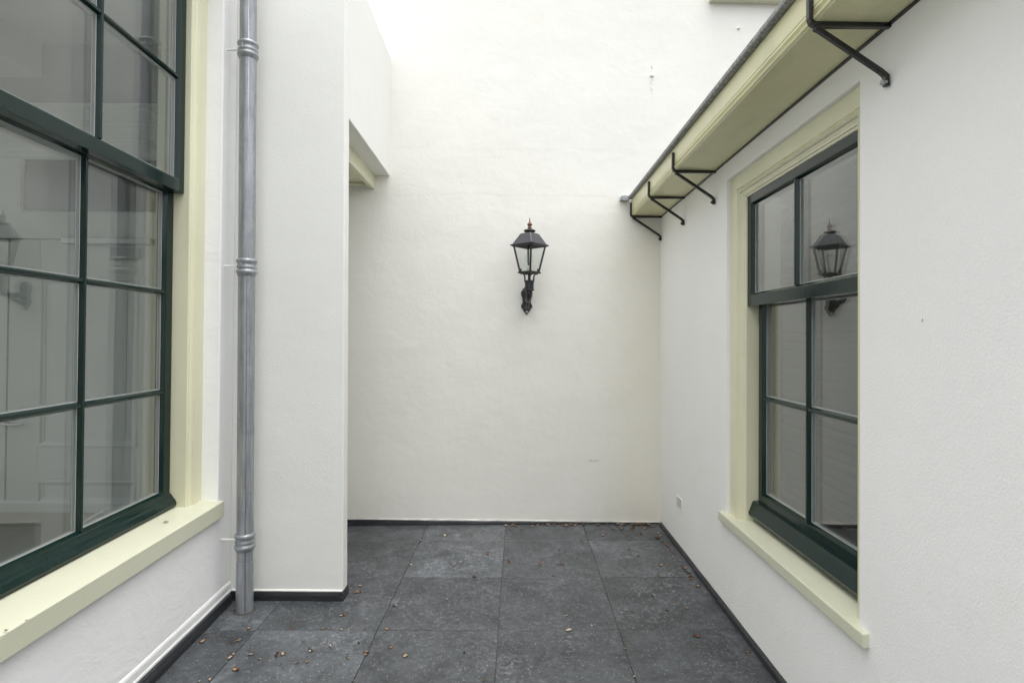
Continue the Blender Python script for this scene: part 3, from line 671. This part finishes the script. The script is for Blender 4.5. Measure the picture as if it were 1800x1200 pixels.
bm = bmesh.new(); lathe(bm, [(.017, .490), (.017, .530), (.015, .533), (.015, .548)], C(0, 0, 0), 16); obj('lamp_socket', bm, M_PUTTY, LA, smooth=True)
bm = bmesh.new(); lathe(bm, [(.012, .549), (.014, .560), (.024, .585), (.030, .605), (.029, .622), (.021, .636), (.010, .643), (.002, .645)], C(0, 0, 0), 20); obj('bulb', bm, M_LGLASS, LA, smooth=True)
for q in range(4):
    bm = bmesh.new(); a = cor(.050, q); b = cor(.034, q)
    tube(bm, [C(a[0], a[1], .491), C(b[0], b[1], .470), C(b[0]*.95, b[1]*.95, .425)], .0062, 6); obj('fork_arm', bm, M_IRON, LA, smooth=True)
bm = bmesh.new(); lathe(bm, [(.010, .43), (.011, .49)], C(0, 0, 0), 10); obj('stem', bm, M_IRON, LA, smooth=True)
bm = bmesh.new(); lathe(bm, [(.030, .372), (.034, .376), (.034, .417), (.037, .421), (.037, .433), (.030, .437)], C(0, 0, 0), 24); obj('sleeve', bm, M_IRON, LA, bevel=.001)
bm = bmesh.new(); lathe(bm, [(.020, .356), (.038, .360), (.041, .364), (.038, .369), (.024, .372)], C(0, 0, 0), 24); obj('collar', bm, M_IRON, LA, smooth=True)
wy = 4.364+.039*.115
bm = bmesh.new()
tube(bm, [C(0, 0, .364), C(-.001, 0, .345), C(-.002, .008, .322), C(-.004, .03, .300), C(-.006, .065, .288), C(-.008, .110, .292), C(-.010, .160, .300), C(-.012, .205, .300)], [.024, .024, .0235, .021, .018, .018, .021, .026], 16)
obj('arm', bm, M_IRON, LA, smooth=True)
bm = bmesh.new()
tube(bm, [C(-.006, .062, .284), C(-.008, .105, .262), C(-.010, .150, .245), C(-.012, .20, .243)], [.006, .013, .017, .020], 12)
obj('scroll', bm, M_IRON, LA, smooth=True)
# back plate, ornamental outline
out = [(0, .408), (.018, .404), (.030, .392), (.038, .378), (.046, .366), (.047, .352), (.041, .346), (.045, .338), (.036, .326), (.033, .300), (.033, .280), (.037, .272), (.044, .262), (.043, .248), (.032, .232), (.022, .214), (.012, .200), (.004, .191), (0, .190)]
pts = out+[(-x, z) for x, z in reversed(out[1:-1])]
bm = bmesh.new(); px = .114
rings = []
for sc, d in ((1, .012), (1, -.010), (.80, -.020)):
    rings.append([bm.verts.new(Bm(d, px+x*sc, .30+(z-.30)*(1 if sc == 1 else .93))) for x, z in pts])
n = len(pts)
for a, b in zip(rings, rings[1:]):
    for q in range(n): bm.faces.new([a[q], a[(q+1) % n], b[(q+1) % n], b[q]])
bm.faces.new(rings[-1]); bm.faces.new(rings[0][::-1])
obj('back_plate', bm, M_IRON, LA, bevel=.001)
bm = bmesh.new(); c0 = Bm(-.02, px, .211); tube(bm, [c0+Vector((0, .008, 0)), c0+Vector((0, -.004, 0)), c0+Vector((0, -.007, 0))], [.0085, .0085, .005], 10); obj('screw', bm, M_PUTTY, LA, smooth=True)
sbm.free()

# ================================================================ LITTER
def pix2ray(px, py):
    X = (px-900)/976; Y = -(py-600+15.63)/976
    return (r2*X+u2*Y+fw)
LEAVES = '''882,173 930,172 948,192 962,211 1023,192 1048,170 1130,170 1193,190 1245,177 1262,172 1280,176 1350,168 1474,167 1484,163 1520,162 1546,170 1553,164 1572,167 1590,164 1604,167 1410,201 1432,204 1483,206 1542,207 1600,201 1610,203 1640,195 1650,191 1661,194 237,240 566,240 1389,239 1508,240 1585,232 1563,247 1569,253 1527,260 442,265 887,256 1277,268 1312,257 787,334 1160,312 1520,312 1622,295 1724,293 1748,289 1755,296 1752,308 1760,314 1765,320 1573,350 1253,358 390,392 904,380 1064,386 1170,388 1316,427 1685,395 1715,400 718,455 955,455 1673,450 130,498 122,502 80,515 95,539 105,535 116,533 103,580 343,539 579,569 878,606 1462,601 27,657 38,653 46,652 160,673 1198,655 1327,706 28,727 148,725 258,719 266,724 99,776 566,757 1209,733 283,819 160,845 156,858 65,876 58,853 359,864 93,994 765,991 313,603'''
LEFTS = '''1140,951 930,1011 1066,1014 1078,1009 1090,1008 1100,1003 1054,1074 1062,1079 1067,1070 1056,1086 1148,1072 1195,1092 1080,1141 962,1186 970,1182 914,1194 1285,1117 1296,1068 1305,1064 1270,1075 1392,1008 1417,1041 1425,1055 1363,1110 1408,1104 1515,1030 1340,952 1484,952 1510,952 1595,1088 1580,890 1565,893 1573,888'''
RIGHTS = '''528,757 409,733 417,738 516,601 436,551 441,556 483,544 462,541 464,521 428,490 420,486 401,479 420,443 385,397 237,537 250,470 113,417 87,864 32,990 90,1162'''
DARKS = [(590+1127*.3389, 860+451*.3389), (590+1494*.3389, 860+443*.3389), (590+668*.3389, 860+848*.3389), (590+1718*.3389, 860+630*.3389), (590+120*.3389, 860+800*.3389), (590+302*.3389, 860+606*.3389), (1090+202*.2833, 860+663*.2833)]
def P(s): return [tuple(map(float, q.split(','))) for q in s.split()]
spots = [(590+x*.3389, 860+y*.3389) for x, y in P(LEAVES)]+[(x*.3833, 740+y*.3833) for x, y in P(LEFTS)]+[(1090+x*.2833, 860+y*.2833) for x, y in P(RIGHTS)]
# the spots above were read off the photograph; each flake lies on the paving plane, where it really is
def onfloor(px, py):
    v = pix2ray(px, py); t = CZ/(S*v.y-v.z); return Vector((v.x*t, v.y*t, CZ+v.z*t))
def leafmesh(name, m, r, asp, curl, jag, seed):
    q = random.Random(seed); bm = bmesh.new(); N = 12
    def zf(x, y): return .0012+curl*((x/r)**2*.6+(y/(r*asp))**2)*r*.5+q.uniform(-.06, .06)*r
    rings = []
    for f in (.45, 1.):
        rings.append([])
        for k_ in range(N):
            a = 2*math.pi*k_/N; rad = f*(1+q.uniform(-jag, jag)*(f > .9))
            x = r*math.cos(a)*rad; y = r*asp*math.sin(a)*rad
            rings[-1].append(bm.verts.new((x, y, max(.0006, zf(x, y)))))
    c = bm.verts.new((0, 0, .0012))
    for k_ in range(N):
        bm.faces.new([c, rings[0][k_], rings[0][(k_+1) % N]]); bm.faces.new([rings[0][k_], rings[1][k_], rings[1][(k_+1) % N], rings[0][(k_+1) % N]])
    ex = bmesh.ops.solidify(bm, geom=bm.faces[:], thickness=.0006)
    me = bpy.data.meshes.new(name); bm.to_mesh(me); bm.free(); me.materials.append(m)
    for p in me.polygons: p.use_smooth = True
    return me
variants = [leafmesh('dry_flake', M_LEAF[i % 3], .0062+.0012*(i % 4), .55+.08*(i % 3), .55+.15*(i % 2), .22, i) for i in range(9)]
for q in range(46):
    fx = 1.10-abs(R_.gauss(0, .16)) if q % 3 else R_.uniform(-.05, 1.05)
    spots.append(('w', fx, 4.40+.039*fx-.035-abs(R_.gauss(0, .018))))
for q in range(16):
    fy = R_.uniform(3.2, 4.2); spots.append(('w', 1.112-abs(R_.gauss(0, .012)), fy))
for sp__ in spots:
    px, py = sp__[:2]
    p = Vector((sp__[1], sp__[2], 0)) if sp__[0] == 'w' else onfloor(px, py)
    if p.y > 4.34+.039*p.x: p.y = 4.34+.039*p.x-R_.uniform(0, .02)
    if p.x > 1.115: p.x = 1.115-R_.uniform(0, .01)
    p.z = FZ(p.y)
    me = variants[R_.randrange(9)]
    o = bpy.data.objects.new('dry_flake', me); COL.objects.link(o); o.location = p; o.rotation_euler = (R_.uniform(-.25, .25), R_.uniform(-.25, .25), R_.uniform(0, 6.3)); p.z += .0012; o.location = p
    s_ = R_.choice((.9, 1.05, 1.2, 1.35, 1.8))*(1.45 if p.y > 3.9 else 1.2 if p.y > 3.4 else 1.); o.scale = (s_, s_, s_)
    if p.x > .93 and p.y > 3.95: zn = ('small tan seed flake in the litter gathered in the far right corner of the paving', 'flakes gathered in the far right corner')
    elif p.y > 4.12: zn = ('small tan seed flake lying along the foot of the back wall', 'flakes along the foot of the back wall')
    elif p.x > .80: zn = ('small tan seed flake lying close to the skirting of the right wall', 'flakes beside the right skirting')
    elif p.y > 3.0 and p.x < -.78: zn = ('small pale seed flake lying beside the corner of the white partition', 'flakes beside the partition corner')
    elif p.x < -.95: zn = ('small tan seed flake near the drainpipe and the left wall', 'flakes near the drainpipe')
    elif p.y > 3.40: zn = ('small tan seed flake lying on the open tiles halfway to the back wall', 'flakes scattered on the farther tiles')
    elif p.x < -.08: zn = ('small tan seed flake scattered on the nearest tiles left of the middle joint', 'flakes scattered on the near left tiles')
    else: zn = ('small tan seed flake scattered on the nearest tiles right of the middle joint', 'flakes scattered on the near right tiles')
    tag(o, zn[0], 'seed flake', zn[1])
dk = [leafmesh('litter_crumb', M_LDARK, .009, .5, .5, .3, 40+i) for i in range(2)]
for i, (px, py) in enumerate(DARKS):
    p = onfloor(px, py); o = bpy.data.objects.new('litter_crumb', dk[i % 2]); COL.objects.link(o); o.location = p; o.rotation_euler = (0, 0, R_.uniform(0, 6))
    tag(o, 'tiny blackened leaf crumb lying on the dark paving', 'leaf crumb', 'blackened crumbs on the paving')
def single(name, me, p, rz, label, cat):
    o = bpy.data.objects.new(name, me); COL.objects.link(o); o.location = p; o.rotation_euler = (0, 0, rz); tag(o, label, cat)
single('fallen_leaf', leafmesh('fallen_leaf', M_LBROWN, .019, .48, .5, .10, 60), onfloor(1226, 1118.5), -.35, 'largest reddish brown leaf on the paving, near the right skirting', 'leaf')
single('leaf_stalk', leafmesh('leaf_stalk', M_LEAF[2], .009, .9, .4, .65, 63), onfloor(1314.7, 1145.6), .6, 'ragged orange leaf scrap near the skirting under the right sill', 'leaf')
def onL(px, py, z):
    v = pix2ray(px, py); t = z/v.z; return Vector((v.x*t, v.y*t, z+CZ))
single('dry_leaf', leafmesh('dry_leaf', M_LEAF[0], .011, .6, .6, .25, 70), onL(292, 917.5, -.8635), .4, 'small curled brown leaf on the cream sill of the tall window', 'leaf')
single('leaf_scrap', leafmesh('leaf_scrap', M_LEAF[2], .006, .7, .6, .4, 71), onL(46.8, 1091, -.866), .9, 'orange crumb near the outer end of the long cream sill', 'leaf')
single('dark_crumb', leafmesh('dark_crumb', M_LDARK, .006, .6, .5, .3, 72), onL(10.4, 1108, -.867), .2, 'black crumb nearest the left photo edge on the cream sill', 'crumb')
